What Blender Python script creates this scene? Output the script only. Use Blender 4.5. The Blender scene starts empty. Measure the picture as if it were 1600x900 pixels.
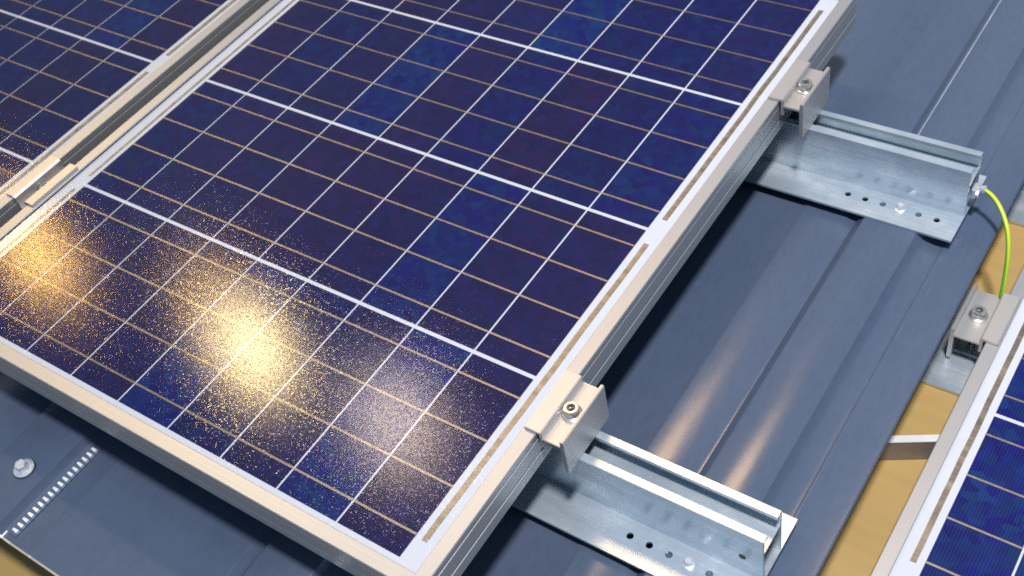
import bpy, bmesh, math, random
from mathutils import Matrix, Vector
random.seed(7)
S = bpy.context.scene
COL = S.collection
MM = 0.001

# ------------------------------------------------------------------ camera
cd = bpy.data.cameras.new('camera')
cam = bpy.data.objects.new('camera', cd); COL.objects.link(cam)
right = Vector((0.82138001, 0.54761513, -0.15953854))
down = Vector((0.31998963, -0.67395227, -0.66587909))
fwd = Vector((-0.47216683, 0.4958891, -0.72880209))
M = Matrix((right, -down, -fwd)).transposed().to_4x4()
M.translation = Vector((0.344466, -0.205780, 0.625577))
cam.matrix_world = M
cd.sensor_width = 36.0
cd.lens = 1815.9 / 1600 * 36
cd.clip_start = 0.02; cd.clip_end = 60
cd.dof.use_dof = True; cd.dof.focus_distance = 0.80; cd.dof.aperture_fstop = 14
S.camera = cam

# ------------------------------------------------------------------ world and lamps (exhibition hall)
W = bpy.data.worlds.new('World'); S.world = W; W.use_nodes = True
bg = W.node_tree.nodes['Background']
bg.inputs[0].default_value = (0.45, 0.68, 1.0, 1); bg.inputs[1].default_value = 0.37

def lamp(name, loc, target, size, power, color, shape='DISK', size_y=None, spread=180):
    l = bpy.data.lights.new(name, 'AREA'); l.shape = shape; l.size = size
    if size_y: l.size_y = size_y
    l.energy = power; l.color = color; l.spread = math.radians(spread)
    o = bpy.data.objects.new(name, l); COL.objects.link(o)
    o.location = loc
    d = Vector(target) - Vector(loc)
    o.rotation_euler = d.to_track_quat('-Z', 'Y').to_euler()
    return o
lamp('hall_light', (0.60, -0.12, 2.7), (0.30, 0.62, 0), 0.32, 32, (0.98, 0.97, 1.0), spread=95)
WARM = (1.0, 0.66, 0.27)
lamp('track_spotlight', (-3.24, 1.07, 2.20), (-0.4, 0.1, 0), 0.12, 7.5, (1.0, 0.56, 0.13))
lamp('track_spotlight', (-2.12, 1.10, 2.20), (-0.2, 0.1, 0), 0.11, 10.5, (1.0, 0.74, 0.33))
lamp('track_spotlight', (-2.42, 1.20, 2.20), (-0.2, 0.1, 0), 0.14, 2.4, (1.0, 0.60, 0.20))
lamp('track_spotlight', (-1.50, 1.09, 2.20), (0.0, 0.1, 0), 0.20, 4.8, (1.0, 0.78, 0.58))
lamp('track_spotlight', (-0.62, 1.34, 2.20), (0.1, 0.2, 0), 0.50, 9, (1.0, 0.60, 0.25))

S.render.engine = 'CYCLES'
S.cycles.use_denoising = False
S.cycles.filter_width = 1.7
S.cycles.max_bounces = 6
S.cycles.transparent_max_bounces = 12
S.cycles.sample_clamp_indirect = 4.0
S.cycles.caustics_reflective = False; S.cycles.caustics_refractive = False
S.view_settings.view_transform = 'Standard'; S.view_settings.look = 'None'
S.view_settings.exposure = 0.0; S.view_settings.gamma = 1.0
S.view_settings.use_curve_mapping = False

# ------------------------------------------------------------------ materials
def mat(name):
    m = bpy.data.materials.new(name); m.use_nodes = True
    nt = m.node_tree
    return m, nt, nt.nodes['Principled BSDF'], nt.links
def N(nt, t, **kw):
    n = nt.nodes.new(t)
    for k, v in kw.items(): setattr(n, k, v)
    return n
def ramp(nt, stops, interp='LINEAR'):
    r = N(nt, 'ShaderNodeValToRGB'); r.color_ramp.interpolation = interp
    e = r.color_ramp.elements
    while len(e) < len(stops): e.new(0.5)
    for i, (p, c) in enumerate(stops):
        e[i].position = p; e[i].color = (c[0], c[1], c[2], 1)
    return r
def pos_scaled(nt, L, scale):
    g = N(nt, 'ShaderNodeNewGeometry'); mp = N(nt, 'ShaderNodeMapping')
    mp.inputs['Scale'].default_value = scale
    L.new(g.outputs['Position'], mp.inputs['Vector'])
    return mp.outputs['Vector']
def noise(nt, L, vec, scale=1.0, detail=3, rough=0.5):
    n = N(nt, 'ShaderNodeTexNoise'); n.inputs['Scale'].default_value = scale
    n.inputs['Detail'].default_value = detail; n.inputs['Roughness'].default_value = rough
    L.new(vec, n.inputs['Vector']); return n
def bump(nt, L, h, strength, dist, bsdf):
    b = N(nt, 'ShaderNodeBump'); b.inputs['Strength'].default_value = strength
    b.inputs['Distance'].default_value = dist
    L.new(h, b.inputs['Height']); L.new(b.outputs['Normal'], bsdf.inputs['Normal']); return b

def simple(name, color, rough=0.5, metal=0.0, var=0.12, nscale=(60, 60, 60), rvar=0.12, bstr=0.0):
    m, nt, b, L = mat(name)
    v = pos_scaled(nt, L, nscale); n = noise(nt, L, v, 1.0, 5, 0.6)
    r = ramp(nt, [(0.25, [c * (1 - var) for c in color]), (0.75, [min(1, c * (1 + var)) for c in color])])
    L.new(n.outputs['Fac'], r.inputs['Fac']); L.new(r.outputs['Color'], b.inputs['Base Color'])
    mr = N(nt, 'ShaderNodeMapRange'); mr.inputs['To Min'].default_value = rough - rvar; mr.inputs['To Max'].default_value = rough + rvar
    L.new(n.outputs['Fac'], mr.inputs['Value']); L.new(mr.outputs['Result'], b.inputs['Roughness'])
    b.inputs['Metallic'].default_value = metal
    if bstr: bump(nt, L, n.outputs['Fac'], bstr, 0.0005, b)
    return m

def make_alu(name, color, rough, metal, axis):
    m, nt, b, L = mat(name)
    sc = [900, 900, 900]; sc[axis] = 12
    n1 = noise(nt, L, pos_scaled(nt, L, sc), 1.0, 3, 0.6)
    n2 = noise(nt, L, pos_scaled(nt, L, (35, 35, 35)), 1.0, 4, 0.6)
    mx = N(nt, 'ShaderNodeMath', operation='ADD'); L.new(n1.outputs['Fac'], mx.inputs[0]); L.new(n2.outputs['Fac'], mx.inputs[1])
    r = ramp(nt, [(0.3, [c * 0.94 for c in color]), (0.72, color)])
    hl = N(nt, 'ShaderNodeMath', operation='MULTIPLY'); hl.inputs[1].default_value = 0.5
    L.new(mx.outputs[0], hl.inputs[0]); L.new(hl.outputs[0], r.inputs['Fac'])
    L.new(r.outputs['Color'], b.inputs['Base Color'])
    b.inputs['Metallic'].default_value = metal; b.inputs['Roughness'].default_value = rough
    bump(nt, L, n1.outputs['Fac'], 0.12, 0.0003, b)
    return m

def make_galv():
    m, nt, b, L = mat('galvanised_steel')
    v = pos_scaled(nt, L, (1, 1, 1))
    vo = N(nt, 'ShaderNodeTexVoronoi'); vo.inputs['Scale'].default_value = 160; L.new(v, vo.inputs['Vector'])
    bwn = N(nt, 'ShaderNodeRGBToBW'); L.new(vo.outputs['Color'], bwn.inputs[0])
    n2 = noise(nt, L, pos_scaled(nt, L, (14, 34, 34)), 1.0, 5, 0.6)
    n3 = noise(nt, L, pos_scaled(nt, L, (10, 420, 420)), 1.0, 3, 0.6)
    a = N(nt, 'ShaderNodeMath', operation='MULTIPLY_ADD'); a.inputs[1].default_value = 0.10
    L.new(bwn.outputs[0], a.inputs[0]); L.new(n2.outputs['Fac'], a.inputs[2])
    a2 = N(nt, 'ShaderNodeMath', operation='MULTIPLY_ADD'); a2.inputs[1].default_value = 0.35
    L.new(n3.outputs['Fac'], a2.inputs[0]); L.new(a.outputs[0], a2.inputs[2])
    r = ramp(nt, [(0.45, (0.45, 0.53, 0.60)), (0.80, (0.62, 0.70, 0.76)), (1.05, (0.84, 0.89, 0.92))])
    L.new(a2.outputs[0], r.inputs['Fac']); L.new(r.outputs['Color'], b.inputs['Base Color'])
    b.inputs['Metallic'].default_value = 0.66
    mr = N(nt, 'ShaderNodeMapRange'); mr.inputs['To Min'].default_value = 0.17; mr.inputs['To Max'].default_value = 0.38
    L.new(n2.outputs['Fac'], mr.inputs['Value']); L.new(mr.outputs['Result'], b.inputs['Roughness'])
    bump(nt, L, a2.outputs[0], 0.18, 0.001, b)
    return m

def make_roof():
    m, nt, b, L = mat('anthracite_coated_steel')
    n1 = noise(nt, L, pos_scaled(nt, L, (9, 3, 9)), 1.0, 4, 0.55)
    n2 = noise(nt, L, pos_scaled(nt, L, (260, 90, 260)), 1.0, 4, 0.7)
    r = ramp(nt, [(0.3, (0.072, 0.100, 0.160)), (0.7, (0.092, 0.120, 0.180))])
    L.new(n1.outputs['Fac'], r.inputs['Fac'])
    mx = N(nt, 'ShaderNodeMix', data_type='RGBA', blend_type='MULTIPLY'); mx.inputs['Factor'].default_value = 0.35
    L.new(r.outputs['Color'], mx.inputs['A'])
    r2 = ramp(nt, [(0.35, (0.75, 0.75, 0.75)), (0.6, (1, 1, 1))]); L.new(n2.outputs['Fac'], r2.inputs['Fac'])
    L.new(r2.outputs['Color'], mx.inputs['B']); L.new(mx.outputs['Result'], b.inputs['Base Color'])
    sn = noise(nt, L, pos_scaled(nt, L, (700, 14, 700)), 1.0, 2, 0.5)
    sm = noise(nt, L, pos_scaled(nt, L, (6, 6, 6)), 1.0, 2, 0.5)
    sr = ramp(nt, [(0.70, (0, 0, 0)), (0.78, (1, 1, 1))]); L.new(sn.outputs['Fac'], sr.inputs['Fac'])
    sr2 = ramp(nt, [(0.50, (0, 0, 0)), (0.66, (0.45, 0.45, 0.45))]); L.new(sm.outputs['Fac'], sr2.inputs['Fac'])
    sm3 = N(nt, 'ShaderNodeMath', operation='MULTIPLY'); L.new(sr.outputs['Color'], sm3.inputs[0]); L.new(sr2.outputs['Color'], sm3.inputs[1])
    mx2 = N(nt, 'ShaderNodeMix', data_type='RGBA'); L.new(sm3.outputs[0], mx2.inputs['Factor'])
    L.new(mx.outputs['Result'], mx2.inputs['A']); mx2.inputs['B'].default_value = (0.26, 0.29, 0.33, 1)
    L.new(mx2.outputs['Result'], b.inputs['Base Color'])
    b.inputs['Metallic'].default_value = 0.15
    b.inputs['Specular IOR Level'].default_value = 0.8
    mr = N(nt, 'ShaderNodeMapRange'); mr.inputs['To Min'].default_value = 0.15; mr.inputs['To Max'].default_value = 0.27
    L.new(n1.outputs['Fac'], mr.inputs['Value']); L.new(mr.outputs['Result'], b.inputs['Roughness'])
    bump(nt, L, n1.outputs['Fac'], 0.25, 0.004, b)
    return m

def make_cell(name, stops):
    m, nt, b, L = mat(name)
    oi = N(nt, 'ShaderNodeObjectInfo')
    r = ramp(nt, stops)
    L.new(oi.outputs['Random'], r.inputs['Fac'])
    # crystal grains, a few millimetres to centimetres wide
    v = pos_scaled(nt, L, (1, 1, 1))
    vo = N(nt, 'ShaderNodeTexVoronoi'); vo.inputs['Scale'].default_value = 130; L.new(v, vo.inputs['Vector'])
    n = noise(nt, L, v, 22, 3, 0.6)
    hsv = N(nt, 'ShaderNodeHueSaturation'); L.new(r.outputs['Color'], hsv.inputs['Color'])
    sep = N(nt, 'ShaderNodeSeparateColor'); L.new(vo.outputs['Color'], sep.inputs[0])
    m1 = N(nt, 'ShaderNodeMapRange'); m1.inputs['To Min'].default_value = 0.485; m1.inputs['To Max'].default_value = 0.515
    L.new(sep.outputs[0], m1.inputs['Value'])
    m1b = N(nt, 'ShaderNodeMath', operation='MULTIPLY_ADD'); m1b.inputs[1].default_value = 0.02
    sub = N(nt, 'ShaderNodeMath', operation='SUBTRACT'); sub.inputs[1].default_value = 0.5
    L.new(n.outputs['Fac'], sub.inputs[0]); L.new(sub.outputs[0], m1b.inputs[0]); L.new(m1.outputs[0], m1b.inputs[2])
    L.new(m1b.outputs[0], hsv.inputs['Hue'])
    m2 = N(nt, 'ShaderNodeMapRange'); m2.inputs['To Min'].default_value = 0.80; m2.inputs['To Max'].default_value = 1.20
    L.new(sep.outputs[1], m2.inputs['Value']); L.new(m2.outputs[0], hsv.inputs['Value'])
    # fine silver contact fingers
    sx = N(nt, 'ShaderNodeSeparateXYZ'); L.new(v, sx.inputs[0])
    fm = N(nt, 'ShaderNodeMath', operation='MULTIPLY'); fm.inputs[1].default_value = 2 * math.pi / 0.0022; L.new(sx.outputs['X'], fm.inputs[0])
    fs = N(nt, 'ShaderNodeMath', operation='SINE'); L.new(fm.outputs[0], fs.inputs[0])
    fr_ = ramp(nt, [(0.62, (0, 0, 0)), (0.95, (0.10, 0.10, 0.10))]); L.new(fs.outputs[0], fr_.inputs['Fac'])
    mxf = N(nt, 'ShaderNodeMix', data_type='RGBA'); L.new(fr_.outputs['Color'], mxf.inputs['Factor'])
    L.new(hsv.outputs['Color'], mxf.inputs['A']); mxf.inputs['B'].default_value = (0.16, 0.17, 0.24, 1)
    L.new(mxf.outputs['Result'], b.inputs['Base Color'])
    b.inputs['Roughness'].default_value = 0.45
    b.inputs['Specular IOR Level'].default_value = 0.12
    return m

def make_glass():
    m = bpy.data.materials.new('textured_solar_glass'); m.use_nodes = True
    nt = m.node_tree; L = nt.links
    nt.nodes.remove(nt.nodes['Principled BSDF']); out = nt.nodes['Material Output']
    g = N(nt, 'ShaderNodeNewGeometry')
    vo = N(nt, 'ShaderNodeTexVoronoi'); vo.inputs['Scale'].default_value = 1300
    L.new(g.outputs['Position'], vo.inputs['Vector'])
    sub = N(nt, 'ShaderNodeVectorMath', operation='SUBTRACT'); sub.inputs[1].default_value = (0.5, 0.5, 0.5)
    L.new(vo.outputs['Color'], sub.inputs[0])
    sq = N(nt, 'ShaderNodeVectorMath', operation='MULTIPLY'); L.new(sub.outputs[0], sq.inputs[0]); L.new(sub.outputs[0], sq.inputs[1])
    cu = N(nt, 'ShaderNodeVectorMath', operation='MULTIPLY'); L.new(sq.outputs[0], cu.inputs[0]); L.new(sub.outputs[0], cu.inputs[1])
    sc = N(nt, 'ShaderNodeVectorMath', operation='MULTIPLY'); sc.inputs[1].default_value = (0.40, 0.40, 0.0)
    L.new(cu.outputs[0], sc.inputs[0])
    ad = N(nt, 'ShaderNodeVectorMath', operation='ADD'); L.new(sc.outputs[0], ad.inputs[0]); L.new(g.outputs['Normal'], ad.inputs[1])
    nm = N(nt, 'ShaderNodeVectorMath', operation='NORMALIZE'); L.new(ad.outputs[0], nm.inputs[0])
    gl = N(nt, 'ShaderNodeBsdfGlossy', distribution='BECKMANN'); gl.inputs['Roughness'].default_value = 0.15
    L.new(nm.outputs[0], gl.inputs['Normal'])
    gl2 = N(nt, 'ShaderNodeBsdfGlossy', distribution='BECKMANN'); gl2.inputs['Roughness'].default_value = 0.165
    mg = N(nt, 'ShaderNodeMixShader'); mg.inputs[0].default_value = 0.42
    L.new(gl.outputs[0], mg.inputs[1]); L.new(gl2.outputs[0], mg.inputs[2])
    tr = N(nt, 'ShaderNodeBsdfTransparent'); tr.inputs[0].default_value = (0.97, 0.985, 0.98, 1)
    fr = N(nt, 'ShaderNodeFresnel'); fr.inputs['IOR'].default_value = 1.45
    mx = N(nt, 'ShaderNodeMixShader'); L.new(fr.outputs[0], mx.inputs[0]); L.new(tr.outputs[0], mx.inputs[1]); L.new(mg.outputs[0], mx.inputs[2])
    L.new(mx.outputs[0], out.inputs['Surface'])
    return m

ALU_X = make_alu('anodised_aluminium', (0.50, 0.50, 0.50), 0.40, 0.68, 0)
ALU_Y = make_alu('anodised_aluminium_long', (0.50, 0.50, 0.50), 0.40, 0.68, 1)
CLAMP = make_alu('pressed_aluminium', (0.60, 0.575, 0.55), 0.42, 0.75, 1)
GALV = make_galv()
ROOF = make_roof()
CELL = make_cell('polycrystalline_silicon', [(0.0, (0.003, 0.005, 0.074)), (0.35, (0.004, 0.005, 0.062)), (0.6, (0.011, 0.005, 0.052)), (0.85, (0.003, 0.007, 0.084)), (1.0, (0.002, 0.015, 0.115))])
CELL_B = make_cell('bright_blue_silicon', [(0.0, (0.003, 0.014, 0.125)), (0.4, (0.004, 0.012, 0.110)), (0.7, (0.009, 0.010, 0.095)), (1.0, (0.002, 0.020, 0.150))])
GLASS = make_glass()
BACK = simple('white_backsheet', (0.60, 0.61, 0.68), 0.55, 0, 0.03)
BUSBAR = simple('silver_busbar', (0.46, 0.39, 0.30), 0.42, 0.95, 0.10, (500, 500, 500))
RIBBON = simple('tinned_copper_ribbon', (0.36, 0.31, 0.24), 0.35, 0.75, 0.35, (30, 160, 30))
STEEL = simple('stainless_steel', (0.72, 0.70, 0.66), 0.26, 0.9, 0.12, (300, 300, 300), 0.08)
DARK = simple('black_socket', (0.02, 0.02, 0.02), 0.6, 0, 0.1)
UNDER = simple('junction_plastic', (0.02, 0.02, 0.022), 0.5)
WOODM, _nt, _b, _L = mat('golden_plywood')
_v = pos_scaled(_nt, _L, (9, 60, 9)); _n = noise(_nt, _L, _v, 1.0, 5, 0.6)
_r = ramp(_nt, [(0.25, (0.37, 0.245, 0.085)), (0.55, (0.42, 0.275, 0.095)), (0.8, (0.45, 0.305, 0.12))])
_L.new(_n.outputs['Fac'], _r.inputs['Fac']); _L.new(_r.outputs['Color'], _b.inputs['Base Color']); _b.inputs['Roughness'].default_value = 0.42
BATTEN = simple('grey_painted_timber', (0.30, 0.26, 0.22), 0.6, 0, 0.15, (8, 120, 120))
WHITE = simple('white_edge_paint', (0.58, 0.57, 0.55), 0.5, 0, 0.06)
YELLOW = simple('yellow_insulation', (0.50, 0.58, 0.03), 0.38, 0, 0.05)
GREEN = simple('green_insulation', (0.14, 0.36, 0.03), 0.38, 0, 0.05)
EDGE = simple('bare_cut_edge', (0.46, 0.42, 0.37), 0.45, 0.3, 0.1)
ZINC = simple('bright_zinc', (0.80, 0.82, 0.84), 0.30, 0.65, 0.10, (200, 200, 200), 0.08)

# ------------------------------------------------------------------ helpers (millimetres in, metres out)
def link(name, me, parent=None, loc=None):
    o = bpy.data.objects.new(name, me); COL.objects.link(o)
    if parent is not None: o.parent = parent
    if loc is not None: o.location = [c * MM for c in loc]
    return o
def mesh(name, bm, *mats, smooth=None):
    bmesh.ops.recalc_face_normals(bm, faces=bm.faces)
    me = bpy.data.meshes.new(name); bm.to_mesh(me); bm.free()
    for m in mats: me.materials.append(m)
    if smooth is not None:
        for p in me.polygons: p.use_smooth = True
        me.set_sharp_from_angle(angle=math.radians(smooth))
    return me
def box(bm, x0, x1, y0, y1, z0, z1):
    vs = [bm.verts.new((x * MM, y * MM, z * MM)) for x in (x0, x1) for y in (y0, y1) for z in (z0, z1)]
    for f in ((0, 1, 3, 2), (4, 6, 7, 5), (0, 4, 5, 1), (2, 3, 7, 6), (0, 2, 6, 4), (1, 5, 7, 3)):
        bm.faces.new([vs[i] for i in f])
def bevel(bm, w, seg=2):
    bmesh.ops.recalc_face_normals(bm, faces=bm.faces)
    es = [e for e in bm.edges if len(e.link_faces) == 2 and e.calc_face_angle(0) > 0.5]
    bmesh.ops.bevel(bm, geom=es, offset=w * MM, segments=seg, affect='EDGES', clamp_overlap=True)
def box_mesh(name, dims, m, bev=0.0):
    bm = bmesh.new(); box(bm, *dims)
    if bev: bevel(bm, bev, 2)
    return mesh(name, bm, m, smooth=40 if bev else None)
def prism(bm, prof, a0, a1, place):
    """closed section prof (u, v) swept from a0 to a1; place(u, v, a) gives the point in mm"""
    n = len(prof)
    A = [bm.verts.new(Vector(place(u, v, a0)) * MM) for u, v in prof]
    B = [bm.verts.new(Vector(place(u, v, a1)) * MM) for u, v in prof]
    for i in range(n):
        bm.faces.new((A[i], A[(i + 1) % n], B[(i + 1) % n], B[i]))
    f1 = bm.faces.new(A); f2 = bm.faces.new(B[::-1]); f1.normal_update(); f2.normal_update()
    bmesh.ops.triangulate(bm, faces=[f1, f2], ngon_method='EAR_CLIP')
def lathe(bm, prof, seg=20, cx=0, cy=0):
    rings = []
    for r, z in prof:
        if r < 1e-6: rings.append([bm.verts.new((cx * MM, cy * MM, z * MM))])
        else: rings.append([bm.verts.new(((cx + r * math.cos(2 * math.pi * i / seg)) * MM, (cy + r * math.sin(2 * math.pi * i / seg)) * MM, z * MM)) for i in range(seg)])
    for a, b in zip(rings, rings[1:]):
        for i in range(seg):
            j = (i + 1) % seg
            if len(a) == 1 and len(b) > 1: bm.faces.new((a[0], b[i], b[j]))
            elif len(b) == 1 and len(a) > 1: bm.faces.new((a[i], b[0], a[j]))
            elif len(a) > 1: bm.faces.new((a[i], b[i], b[j], a[j]))
def plate_with_holes(bm, x0, x1, y0, y1, z0, z1, holes, seg=14):
    edges = []
    def loop(pts):
        vs = [bm.verts.new((x * MM, y * MM, z0 * MM)) for x, y in pts]
        for i in range(len(vs)): edges.append(bm.edges.new((vs[i], vs[(i + 1) % len(vs)])))
    loop([(x0, y0), (x1, y0), (x1, y1), (x0, y1)])
    for hx, hy, r in holes:
        loop([(hx + r * math.cos(2 * math.pi * i / seg), hy + r * math.sin(2 * math.pi * i / seg)) for i in range(seg)])
    res = bmesh.ops.triangle_fill(bm, use_beauty=True, edges=edges)
    fs = [g for g in res['geom'] if isinstance(g, bmesh.types.BMFace)]
    ex = bmesh.ops.extrude_face_region(bm, geom=fs)
    vs = [g for g in ex['geom'] if isinstance(g, bmesh.types.BMVert)]
    bmesh.ops.translate(bm, vec=(0, 0, (z1 - z0) * MM), verts=vs)
def tag(o, label, cat, group=None):
    o['label'] = label; o['category'] = cat
    if group: o['group'] = group
    return o
def thing(name, label, cat, loc=(0, 0, 0), rz=0.0, group=None):
    o = link(name, None, None, loc); o.rotation_euler = (0, 0, rz); o.empty_display_size = 0.02
    return tag(o, label, cat, group)
def structure(o):
    o['kind'] = 'structure'; return o

# ------------------------------------------------------------------ the setting: deck board and coated steel roof
DZ = -120.0                       # the neighbouring lower array sits this much lower
DECK = DZ + (-31.0) - 6.0
bm = bmesh.new(); box(bm, -1500, 2200, -1400, 2600, DECK - 18, DECK)
structure(link('plywood_deck', mesh('plywood_deck', bm, WOODM)))

PAN, CROWN = -91.0, -81.0
Y0, Y1 = -106.0, 1900.0
ribs = [(-1148, -1102), (-900, -858), (-646, -602), (-394, -344), (-136, -94), (113, 154)]
prof = [(-1390.0, PAN)]
for a, b in ribs:
    prof += [(a - 9, PAN), (a - 8, PAN + 1), (a - 1.4, CROWN - 0.6), (a, CROWN), (b, CROWN), (b + 1.5, CROWN - 0.6), (b + 6, PAN + 3.6), (b + 8, PAN + 2.3), (b + 16, PAN)]
    if b == 154:
        prof += [(176, PAN), (178, PAN + 1.0), (180.5, PAN + 1.0), (183, PAN)]
    else:
        prof += [(b + 35, PAN), (b + 37, PAN + 0.6), (b + 39, PAN + 0.6), (b + 41, PAN)]
        if a == -136:                                   # shallow stiffening swage in the wide pan
            prof += [(57, PAN), (60.5, PAN + 1.6), (62, PAN + 1.8), (96, PAN + 1.8), (101, PAN)]
prof += [(207.5, PAN), (208.5, PAN - 1.2)]
bm = bmesh.new()
T = 0.8
ys = [Y0] + [Y0 + (Y1 - Y0) * i / 24 for i in range(1, 25)]
cols = []
for x, z in prof:
    cols.append(([bm.verts.new((x * MM, y * MM, z * MM)) for y in ys], [bm.verts.new((x * MM, y * MM, (z - T) * MM)) for y in ys]))
for (a, a2), (b, b2) in zip(cols, cols[1:]):
    for i in range(len(ys) - 1):
        bm.faces.new((a[i], a[i + 1], b[i + 1], b[i])); bm.faces.new((a2[i], b2[i], b2[i + 1], a2[i + 1]))
    bm.faces.new((a[0], b[0], b2[0], a2[0])); bm.faces.new((a[-1], a2[-1], b2[-1], b[-1]))
for c in (cols[0], cols[-1]):
    for i in range(len(ys) - 1): bm.faces.new((c[0][i], c[1][i], c[1][i + 1], c[0][i + 1]))
roof = structure(link('metal_roof', mesh('metal_roof', bm, ROOF, smooth=25)))
# bare cut edge of the sheet at the eave
bm = bmesh.new()
for (xa, za), (xb, zb) in zip(prof, prof[1:]):
    vs = [bm.verts.new((x * MM, y * MM, z * MM)) for x, z in ((xa, za), (xb, zb)) for y in (Y0 - 1.6, Y0 - 0.1) for z in (z - T, z + 0.15)]
    for f in ((0, 1, 3, 2), (4, 6, 7, 5), (0, 4, 5, 1), (2, 3, 7, 6), (0, 2, 6, 4), (1, 5, 7, 3)): bm.faces.new([vs[i] for i in f])
link('eave_edge', mesh('eave_edge', bm, EDGE), roof)
link('crown_edge_highlight', box_mesh('crown_edge_highlight', (113.8, 114.9, 560, 1890, CROWN + 0.05, CROWN + 0.8), GALV, 0.2), roof)  # added pale strip imitating the highlight along the rib crown's left edge
# timber purlins that carry the sheet
for k, (ya, yb) in enumerate(((60, 100), (420, 460), (820, 860))):
    tag(link('timber_purlin', box_mesh('timber_purlin', (-1380, 180, ya, yb, DECK, PAN - T - 0.3), BATTEN, 1.0)),
        ['grey timber purlin under the roof sheet, nearest the eave', 'grey timber purlin under the middle of the roof sheet', 'grey timber purlin under the far part of the roof sheet'][k], 'purlin', 'purlins under the roof')

# ------------------------------------------------------------------ solar panels
CW, CH, PX, PY = 51.6, 154.6, 53.2, 158.0     # cell size and pitch
FX0, FX1, FY0, FY1 = -506.0, 27.0, -14.0, 646.0
TOP, BOT = 1.6, -31.0
def frame_side(name, axis, m):
    """aluminium frame section; d is the distance inwards from the outer face"""
    sec = [(0.5, BOT), (0, BOT + 0.5), (0, -20.5), (0.9, -20.0), (0.9, -18.6), (0, -18.1), (0, -5.5), (0.7, -5.2), (0.7, -4.2), (0, -3.9), (0, TOP - 0.6), (0.6, TOP), (10.2, TOP), (10.6, TOP - 0.4), (10.6, 0.1), (1.9, 0.1), (1.9, BOT + 1.8), (24, BOT + 1.8), (24, BOT)]
    bm = bmesh.new()
    if axis == 'right':   pl = lambda d, z, a: (FX1 - d, (FY0 + d) if a == 0 else (FY1 - d), z)
    elif axis == 'left':  pl = lambda d, z, a: (FX0 + d, (FY0 + d) if a == 0 else (FY1 - d), z)
    elif axis == 'front': pl = lambda d, z, a: ((FX0 + d + .15) if a == 0 else (FX1 - d - .15), FY0 + d, z)
    else:                 pl = lambda d, z, a: ((FX0 + d + .15) if a == 0 else (FX1 - d - .15), FY1 - d, z)
    prism(bm, sec, 0, 1, pl)
    return mesh(name, bm, m, smooth=30)
frame_meshes = [frame_side('frame_side_' + a, a, m) for a, m in (('right', ALU_Y), ('left', ALU_Y), ('front', ALU_X), ('back', ALU_X))]
cell_me = box_mesh('cell', (-CW / 2, CW / 2, -CH / 2, CH / 2, 0, 0.25), CELL)
cell_b_me = box_mesh('cell', (-CW / 2, CW / 2, -CH / 2, CH / 2, 0, 0.25), CELL_B)
bus_me = box_mesh('busbar', (-CW / 2 - 0.2, CW / 2 + 0.2, -0.8, 0.8, 0.27, 0.45), BUSBAR)
back_me = box_mesh('backsheet', (FX0 + 2.2, FX1 - 2.2, FY0 + 2.2, FY1 - 2.2, -2.4, -1.8), BACK)
glass_me = None
bm = bmesh.new()
vs = [bm.verts.new((x * MM, y * MM, 0)) for x, y in ((FX0 + 2.2, FY0 + 2.2), (FX1 - 2.2, FY0 + 2.2), (FX1 - 2.2, FY1 - 2.2), (FX0 + 2.2, FY1 - 2.2))]
bm.faces.new(vs)
glass_me = mesh('glass', bm, GLASS)
def ribbon_mesh(w, y0, y1):
    bm = bmesh.new(); n = max(3, int((y1 - y0) / 18)); prev = None
    for i in range(n + 1):
        y = y0 + (y1 - y0) * i / n; z = random.uniform(0, 0.35); dx = random.uniform(-0.25, 0.25)
        q = [bm.verts.new(((sx * w / 2 + dx) * MM, y * MM, (z + zz) * MM)) for sx in (-1, 1) for zz in (0, 0.3)]
        if prev:
            for a, b in ((0, 1), (1, 3), (3, 2), (2, 0)): bm.faces.new((prev[a], prev[b], q[b], q[a]))
        else: bm.faces.new(q[:2] + [q[3], q[2]])
        prev = q
    bm.faces.new(prev[:2] + [prev[3], prev[2]])
    return mesh('connector_ribbon', bm, RIBBON)
rib_meshes = [(6.6, ribbon_mesh(4.2, 18, 302)), (6.6, ribbon_mesh(4.2, 330, 616)),
              (-484.2, ribbon_mesh(2.6, 18, 150)), (-484.2, ribbon_mesh(2.6, 168, 464)), (-484.2, ribbon_mesh(2.6, 484, 616))]
jb_me = box_mesh('junction_box', (-290, -190, 540, 605, -24, -2.5), UNDER, 2)
def solar_panel(label, loc, rz=0.0, cm=None):
    t = thing('solar_panel', label, 'solar panel', loc, rz, 'solar panels of the array')
    for me, nm in zip(frame_meshes, ('frame_side',) * 4): link(nm, me, t)
    link('backsheet', back_me, t)
    for i in range(9):
        for j in range(4):
            c = link('cell', cm or cell_me, t, (-PX * (i + 0.5), PY * (j + 0.5), -1.5))
            for k in range(4):
                link('busbar', bus_me, c, (0, (k - 1.5) * PY / 4, 0))
    for x, me in rib_meshes: link('connector_ribbon', me, t, (x, 0, -1.7))
    link('glass_cover', glass_me, t)
    link('junction_box', jb_me, t)
    return t
solar_panel('large blue solar panel in the centre with golden lamp glints on its lower cells', (0, 0, 0))
solar_panel('blue solar panel in the upper left corner, beyond the narrow gap', (-554, 0, 0))
solar_panel('lower blue solar panel at the right edge, above the golden board', (261, 828, DZ), math.pi, cell_b_me)

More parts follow.
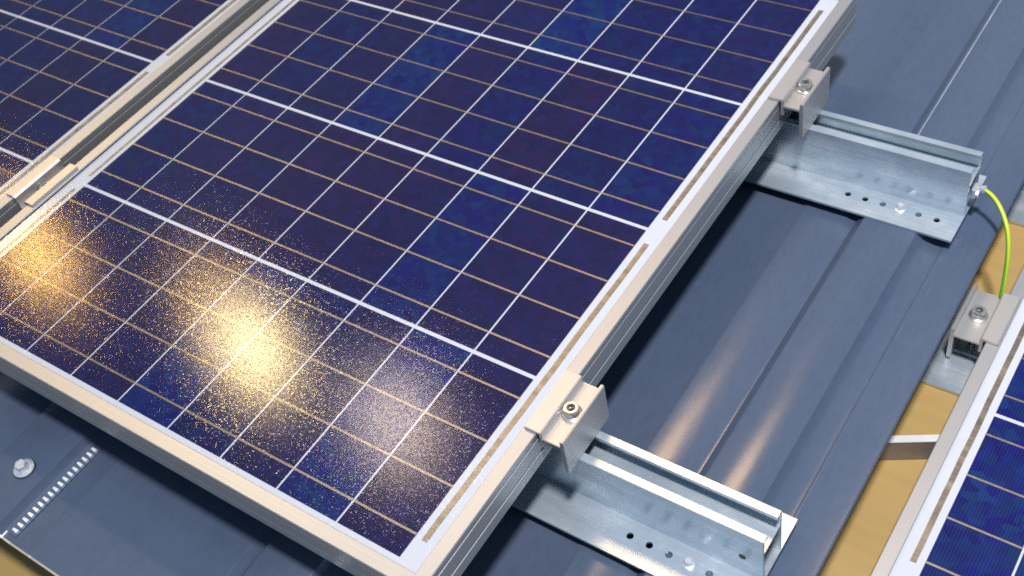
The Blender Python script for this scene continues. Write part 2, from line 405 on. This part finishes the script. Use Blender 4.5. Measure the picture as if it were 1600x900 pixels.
# ------------------------------------------------------------------ mounting rails
RH = BOT                          # frame rests on the rail's lips
def rail(label, x0, x1, yf, dz, front=30.5, back=25.0, holes=(), dent=False):
    """yf is the front face of the channel"""
    t = thing('mounting_rail', label, 'rail', ((x0 + x1) / 2, yf + 13.5, dz + CROWN + 0.2), 0, 'galvanised mounting rails')
    cx = (x0 + x1) / 2; cyy = yf + 13.5; cz = CROWN + 0.2
    def fin(bm, nm, bev=0.35):
        bmesh.ops.translate(bm, verts=bm.verts, vec=(-cx * MM, -cyy * MM, -cz * MM))
        if bev: bevel(bm, bev, 2)
        return link(nm, mesh(nm, bm, GALV, smooth=35), t)
    bm = bmesh.new()
    plate_with_holes(bm, x0, x1, yf - front, yf + 27 + back, CROWN + 0.2, CROWN + 2.2, [(h, yf - 12.5, 2.6) for h in holes])
    fin(bm, 'base_plate', 0)
    bm = bmesh.new()
    zb = CROWN + 2.3; w = 1.8; h = RH - 0.1
    web = h - 15.0
    sec = [(0, zb), (0, h - .6), (.6, h), (6.2, h), (6.2, h - 3.2), (6.2 - w, h - 3.2), (6.2 - w, h - w), (w, h - w), (w, web),
           (27 - w, web), (27 - w, h - w), (20.8 + w, h - w), (20.8 + w, h - 3.2), (20.8, h - 3.2), (20.8, h), (26.4, h), (27, h - .6), (27, zb),
           (27 - w, zb), (27 - w, web - w), (w, web - w), (w, zb)]
    prism(bm, sec, x0 + 0.4, x1 - 0.4, lambda u, v, a: (a, yf + u, v))
    fin(bm, 'channel', 0)
    if dent:
        bm = bmesh.new(); lathe(bm, [(0, 0.25), (2.4, 0.25), (2.6, 0)], 14)
        bmesh.ops.rotate(bm, verts=bm.verts, cent=(0, 0, 0), matrix=Matrix.Rotation(math.pi / 2, 3, 'X'))
        bmesh.ops.translate(bm, verts=bm.verts, vec=((dent - cx) * MM, (yf - cyy) * MM, (-60 - cz) * MM))
        link('punched_hole', mesh('punched_hole', bm, DARK), t)
    return t
H = [90, 105, 120, 135, 150, 165]
rail('galvanised steel rail in the foreground, below the golden end clamp', -1080, 183, 130.5, 0, holes=H, dent=168)
rail('galvanised steel rail in the upper right with the yellow green cable at its end', -1080, 183, 499.0, 0, holes=H)
def flat_rail(label, x0, x1, y0, y1, yc):
    """low, wide flat rail of the lower array, with two raised beads"""
    t = thing('flat_rail', label, 'rail', (x0, yc, DECK), 0, 'flat rails under the lower panel')
    zt = 4.4
    bm = bmesh.new(); box(bm, 0, x1 - x0, y0 - yc, y1 - yc, 0.2, zt); bevel(bm, 0.5)
    link('base_plate', mesh('base_plate', bm, GALV, smooth=35), t)
    for yy in (-24, 24):
        bm = bmesh.new(); prism(bm, [(-5, 0), (-3.5, 1.4), (3.5, 1.4), (5, 0)], 1, x1 - x0 - 1, lambda u, v, a: (a, u + yy, v + zt + 0.05))
        link('bead', mesh('bead', bm, GALV, smooth=20), t)
flat_rail('wide flat galvanised rail under the silver clamp of the right panel', 186, 760, 385, 492, 452)
flat_rail('wide flat galvanised rail tip at the right picture edge behind the cable', 186, 760, 585, 690, 650)

# ------------------------------------------------------------------ screws
def hex_screw(name, label, loc, rw, rh, hh, tilt=0.0, group=None, seal=False):
    t = thing(name, label, 'screw', loc, random.uniform(0, 1), group); t.rotation_euler[0] = tilt
    bm = bmesh.new(); lathe(bm, [(0, 0), (rw, 0), (rw, 0.7), (rw * 0.8, 1.3), (rw * 0.5, 1.5), (0, 1.5)], 24)
    link('washer', mesh('washer', bm, ZINC, smooth=40), t)
    bm = bmesh.new(); lathe(bm, [(0, 1.55), (rh, 1.55), (rh, hh - 0.5), (rh * 0.86, hh), (rh * 0.6, hh), (rh * 0.55, hh - .4), (0, hh - .4)], 6)
    link('screw_head', mesh('screw_head', bm, ZINC), t)
    if seal:
        bm = bmesh.new(); lathe(bm, [(0, -0.9), (rw * 1.06, -0.9), (rw * 1.1, -0.5), (rw * 1.04, -0.05), (0, -0.05)], 24)
        link('rubber_seal', mesh('rubber_seal', bm, DARK, smooth=40), t)
    return t
hex_screw('rail_screw', 'bright hex screw among the holes of the foreground rail', (135, 118.0, CROWN + 2.3), 4.6, 3.2, 5.5, 0, 'rail screws')
hex_screw('rail_screw', 'bright hex screw among the holes of the upper right rail', (135, 486.5, CROWN + 2.3), 4.6, 3.2, 5.5, 0, 'rail screws')
hex_screw('roof_screw', 'round silver roof screw with washer on the rib at lower left', (-363, -57, CROWN + 1.1), 8.6, 5.0, 7.2, 0.05, None, True)

# ------------------------------------------------------------------ clamps
def bolt_parts(t, x, y, z, drop):
    bm = bmesh.new(); lathe(bm, [(0, 0), (7.4, 0), (7.4, 1.1), (6.9, 1.4), (0, 1.4)], 28)
    w = link('washer', mesh('washer', bm, STEEL, smooth=40), t, (x, y, z))
    bm = bmesh.new(); lathe(bm, [(0, 0), (5.4, 0), (5.4, 5.2), (4.9, 5.8), (3.1, 5.8), (2.9, 5.6), (2.7, 2.0), (0, 1.8)], 28)
    b = link('bolt', mesh('bolt', bm, STEEL, smooth=40), t, (x, y, z + 1.5))
    bm = bmesh.new(); lathe(bm, [(0, 0.0), (2.6, 0), (2.55, 0.2), (0, 0.2)], 6)
    link('hex_socket', mesh('hex_socket', bm, DARK), b, (0, 0, 1.9))
    bm = bmesh.new(); lathe(bm, [(0, 0), (2.9, 0), (2.9, -drop), (0, -drop)], 14)
    link('shank', mesh('shank', bm, STEEL, smooth=40), b)
def end_clamp(label, loc, half, plate_w=17.0, rz=0.0):
    """local origin: outer face of the frame at the height of the glass, x away from the panel"""
    t = thing('end_clamp', label, 'clamp', loc, rz, 'end clamps on the panel edges')
    w = 2.6; e = 2.0 + plate_w
    sec = [(-9.5, 1.75), (-9.5, 4.0), (-9.0, 4.6), (3.2, 4.6), (4.2, 3.6), (4.2, -1.6), (e - 1.0, -1.6), (e - 1.0, 3.4), (e - 0.2, 4.4), (e + 1.6, 4.4), (e + 2.2, 3.8),
           (e + 2.2, RH + 0.1), (e - 1.3, RH + 0.1), (e - 1.3, -4.2), (4.0, -4.2), (4.0, -12.0), (1.6, -12.0), (1.6, 1.75)]
    bm = bmesh.new(); prism(bm, sec, -half, half, lambda u, v, a: (u, a, v))
    bmesh.ops.dissolve_limit(bm, angle_limit=0.01, verts=bm.verts, edges=bm.edges); bevel(bm, 0.35)
    link('clamp_body', mesh('clamp_body', bm, CLAMP, smooth=25), t)
    bolt_parts(t, (4.2 + e - 1) / 2, 0, -1.55, 44)
    return t
end_clamp('pale gold end clamp over the foreground rail at the panel edge', (27.2, 144, 0), 26.5)
end_clamp('silver end clamp over the upper right rail at the panel edge', (27.2, 512, 0), 26.5)
end_clamp('silver end clamp on the left edge of the right panel', (261 - 27.2, 440.5, DZ), 26.5, 23.0, math.pi)
def mid_clamp(label, loc):
    t = thing('mid_clamp', label, 'clamp', loc, 0)
    sec = [(-18, 1.75), (-18, 4.2), (-8.3, 4.2), (-6.2, 2.6), (-6.2, -10), (6.2, -10), (6.2, 2.6), (8.3, 4.2), (18, 4.2), (18, 1.75), (8.8, 1.75), (8.8, -12.6), (-8.8, -12.6), (-8.8, 1.75)]
    bm = bmesh.new(); prism(bm, sec, -27, 27, lambda u, v, a: (u, a, v))
    link('clamp_body', mesh('clamp_body', bm, CLAMP, smooth=25), t)
    bm = bmesh.new(); lathe(bm, [(0, 0), (5.6, 0), (5.6, 7), (5.0, 7.6), (3.1, 7.6), (2.9, 7.2), (2.7, 3.0), (0, 2.8)], 24)
    b = link('bolt', mesh('bolt', bm, STEEL, smooth=40), t, (0, 0, -9.9))
    bm = bmesh.new(); lathe(bm, [(0, 0.0), (2.6, 0), (2.55, 0.2), (0, 0.2)], 6)
    link('hex_socket', mesh('hex_socket', bm, DARK), b, (0, 0, 2.9))
    return t
mid_clamp('bright mid clamp with a bolt in the gap between two panels at left', (-516.5, 142, 0))

# ------------------------------------------------------------------ toothed strip on the lower left rib
t = thing('toothed_strip', 'pale toothed metal strip along the roof rib at lower left', 'strip', (-330, -55, -88))
bm = bmesh.new()
prism(bm, [(-7.5, 1.1), (-7.0, 1.8), (2.5, -2.0), (2.5, -2.8)], -46, 44, lambda u, v, a: (u, a, v))
link('strip_base', mesh('strip_base', bm, ROOF), t)
tooth_bm = bmesh.new()
prism(tooth_bm, [(-3.6, 0.2), (-2.6, 1.5), (1.6, 0.0), (2.2, -1.9)], -1, 1, lambda u, v, a: (u, a * (1.2 + 0.13 * u), v))
tooth_me = mesh('tooth', tooth_bm, ZINC)
for i in range(17):
    link('tooth', tooth_me, t, (0, -42.5 + i * 5.2, 0))

# ------------------------------------------------------------------ cable
def tube(bm, pts, r, seg=12, stripe=True):
    P = [Vector(p) for p in pts]; rings = []
    up = Vector((0, 0, 1))
    for i, p in enumerate(P):
        d = (P[min(i + 1, len(P) - 1)] - P[max(i - 1, 0)]).normalized()
        a = d.cross(Vector((0.3, 0.5, 0.8))).normalized(); b = d.cross(a)
        rings.append([bm.verts.new((p + r * (a * math.cos(2 * math.pi * k / seg) + b * math.sin(2 * math.pi * k / seg))) * MM) for k in range(seg)])
    for A, B in zip(rings, rings[1:]):
        for k in range(seg):
            f = bm.faces.new((A[k], A[(k + 1) % seg], B[(k + 1) % seg], B[k]))
            if stripe and k % seg in (0, 1, 2, 3): f.material_index = 1
    bm.faces.new(rings[0]); bm.faces.new(rings[-1][::-1])
def bez(p, n=28):
    out = []
    for s in range(0, len(p) - 1, 3):
        a, b, c, d = [Vector(q) for q in p[s:s + 4]]
        for i in range(n + (1 if s + 3 >= len(p) - 1 else 0)):
            u = i / n; out.append(a * (1 - u) ** 3 + b * 3 * u * (1 - u) ** 2 + c * 3 * u * u * (1 - u) + d * u ** 3)
    return out
t = thing('earthing_cable', 'yellow and green earthing cable hanging from the upper rail end', 'cable', (184, 513, -62))
bm = bmesh.new()
cp = [(185, 515, -61), (193, 516, -58), (206, 508, -60), (217, 494, -72), (225, 484, -82), (229, 470, -100), (230, 458, -146)]
tube(bm, [Vector(q) - Vector((184, 513, -62)) for q in bez(cp)], 1.9)
link('insulation', mesh('insulation', bm, YELLOW, GREEN, smooth=60), t)
bm = bmesh.new(); box(bm, -1.5, 2.0, -5, 5, -4.5, 5.5); bevel(bm, 0.8)
lug = link('terminal_lug', mesh('terminal_lug', bm, ZINC, smooth=40), t)
bm = bmesh.new(); tube(bm, [Vector((0.5, 1.9, 1.0)), Vector((4, 2.2, 2.2)), Vector((8, 2.2, 3.0))], 3.0, 14, False)
link('crimp_barrel', mesh('crimp_barrel', bm, ZINC, smooth=40), lug)
bm = bmesh.new(); lathe(bm, [(0, 0), (3.2, 0), (3.2, 2.0), (2.6, 2.4), (0, 2.4)], 6)
bmesh.ops.rotate(bm, verts=bm.verts, cent=(0, 0, 0), matrix=Matrix.Rotation(math.pi / 2, 3, 'Y'))
link('lug_screw', mesh('lug_screw', bm, STEEL), lug, (2.1, -2.2, -0.5))

# ------------------------------------------------------------------ batten on the deck at the right
t = thing('timber_batten', 'grey batten with a white top edge lying on the golden board', 'batten', (204, 305, DECK), math.radians(29))
link('batten_body', box_mesh('batten_body', (-50, 70, 0, 6, 0.1, 23), BATTEN, 0.6), t)
link('white_top', box_mesh('white_top', (-50, 70, -0.2, 6.2, 23.1, 24.2), WHITE, 0.3), t)
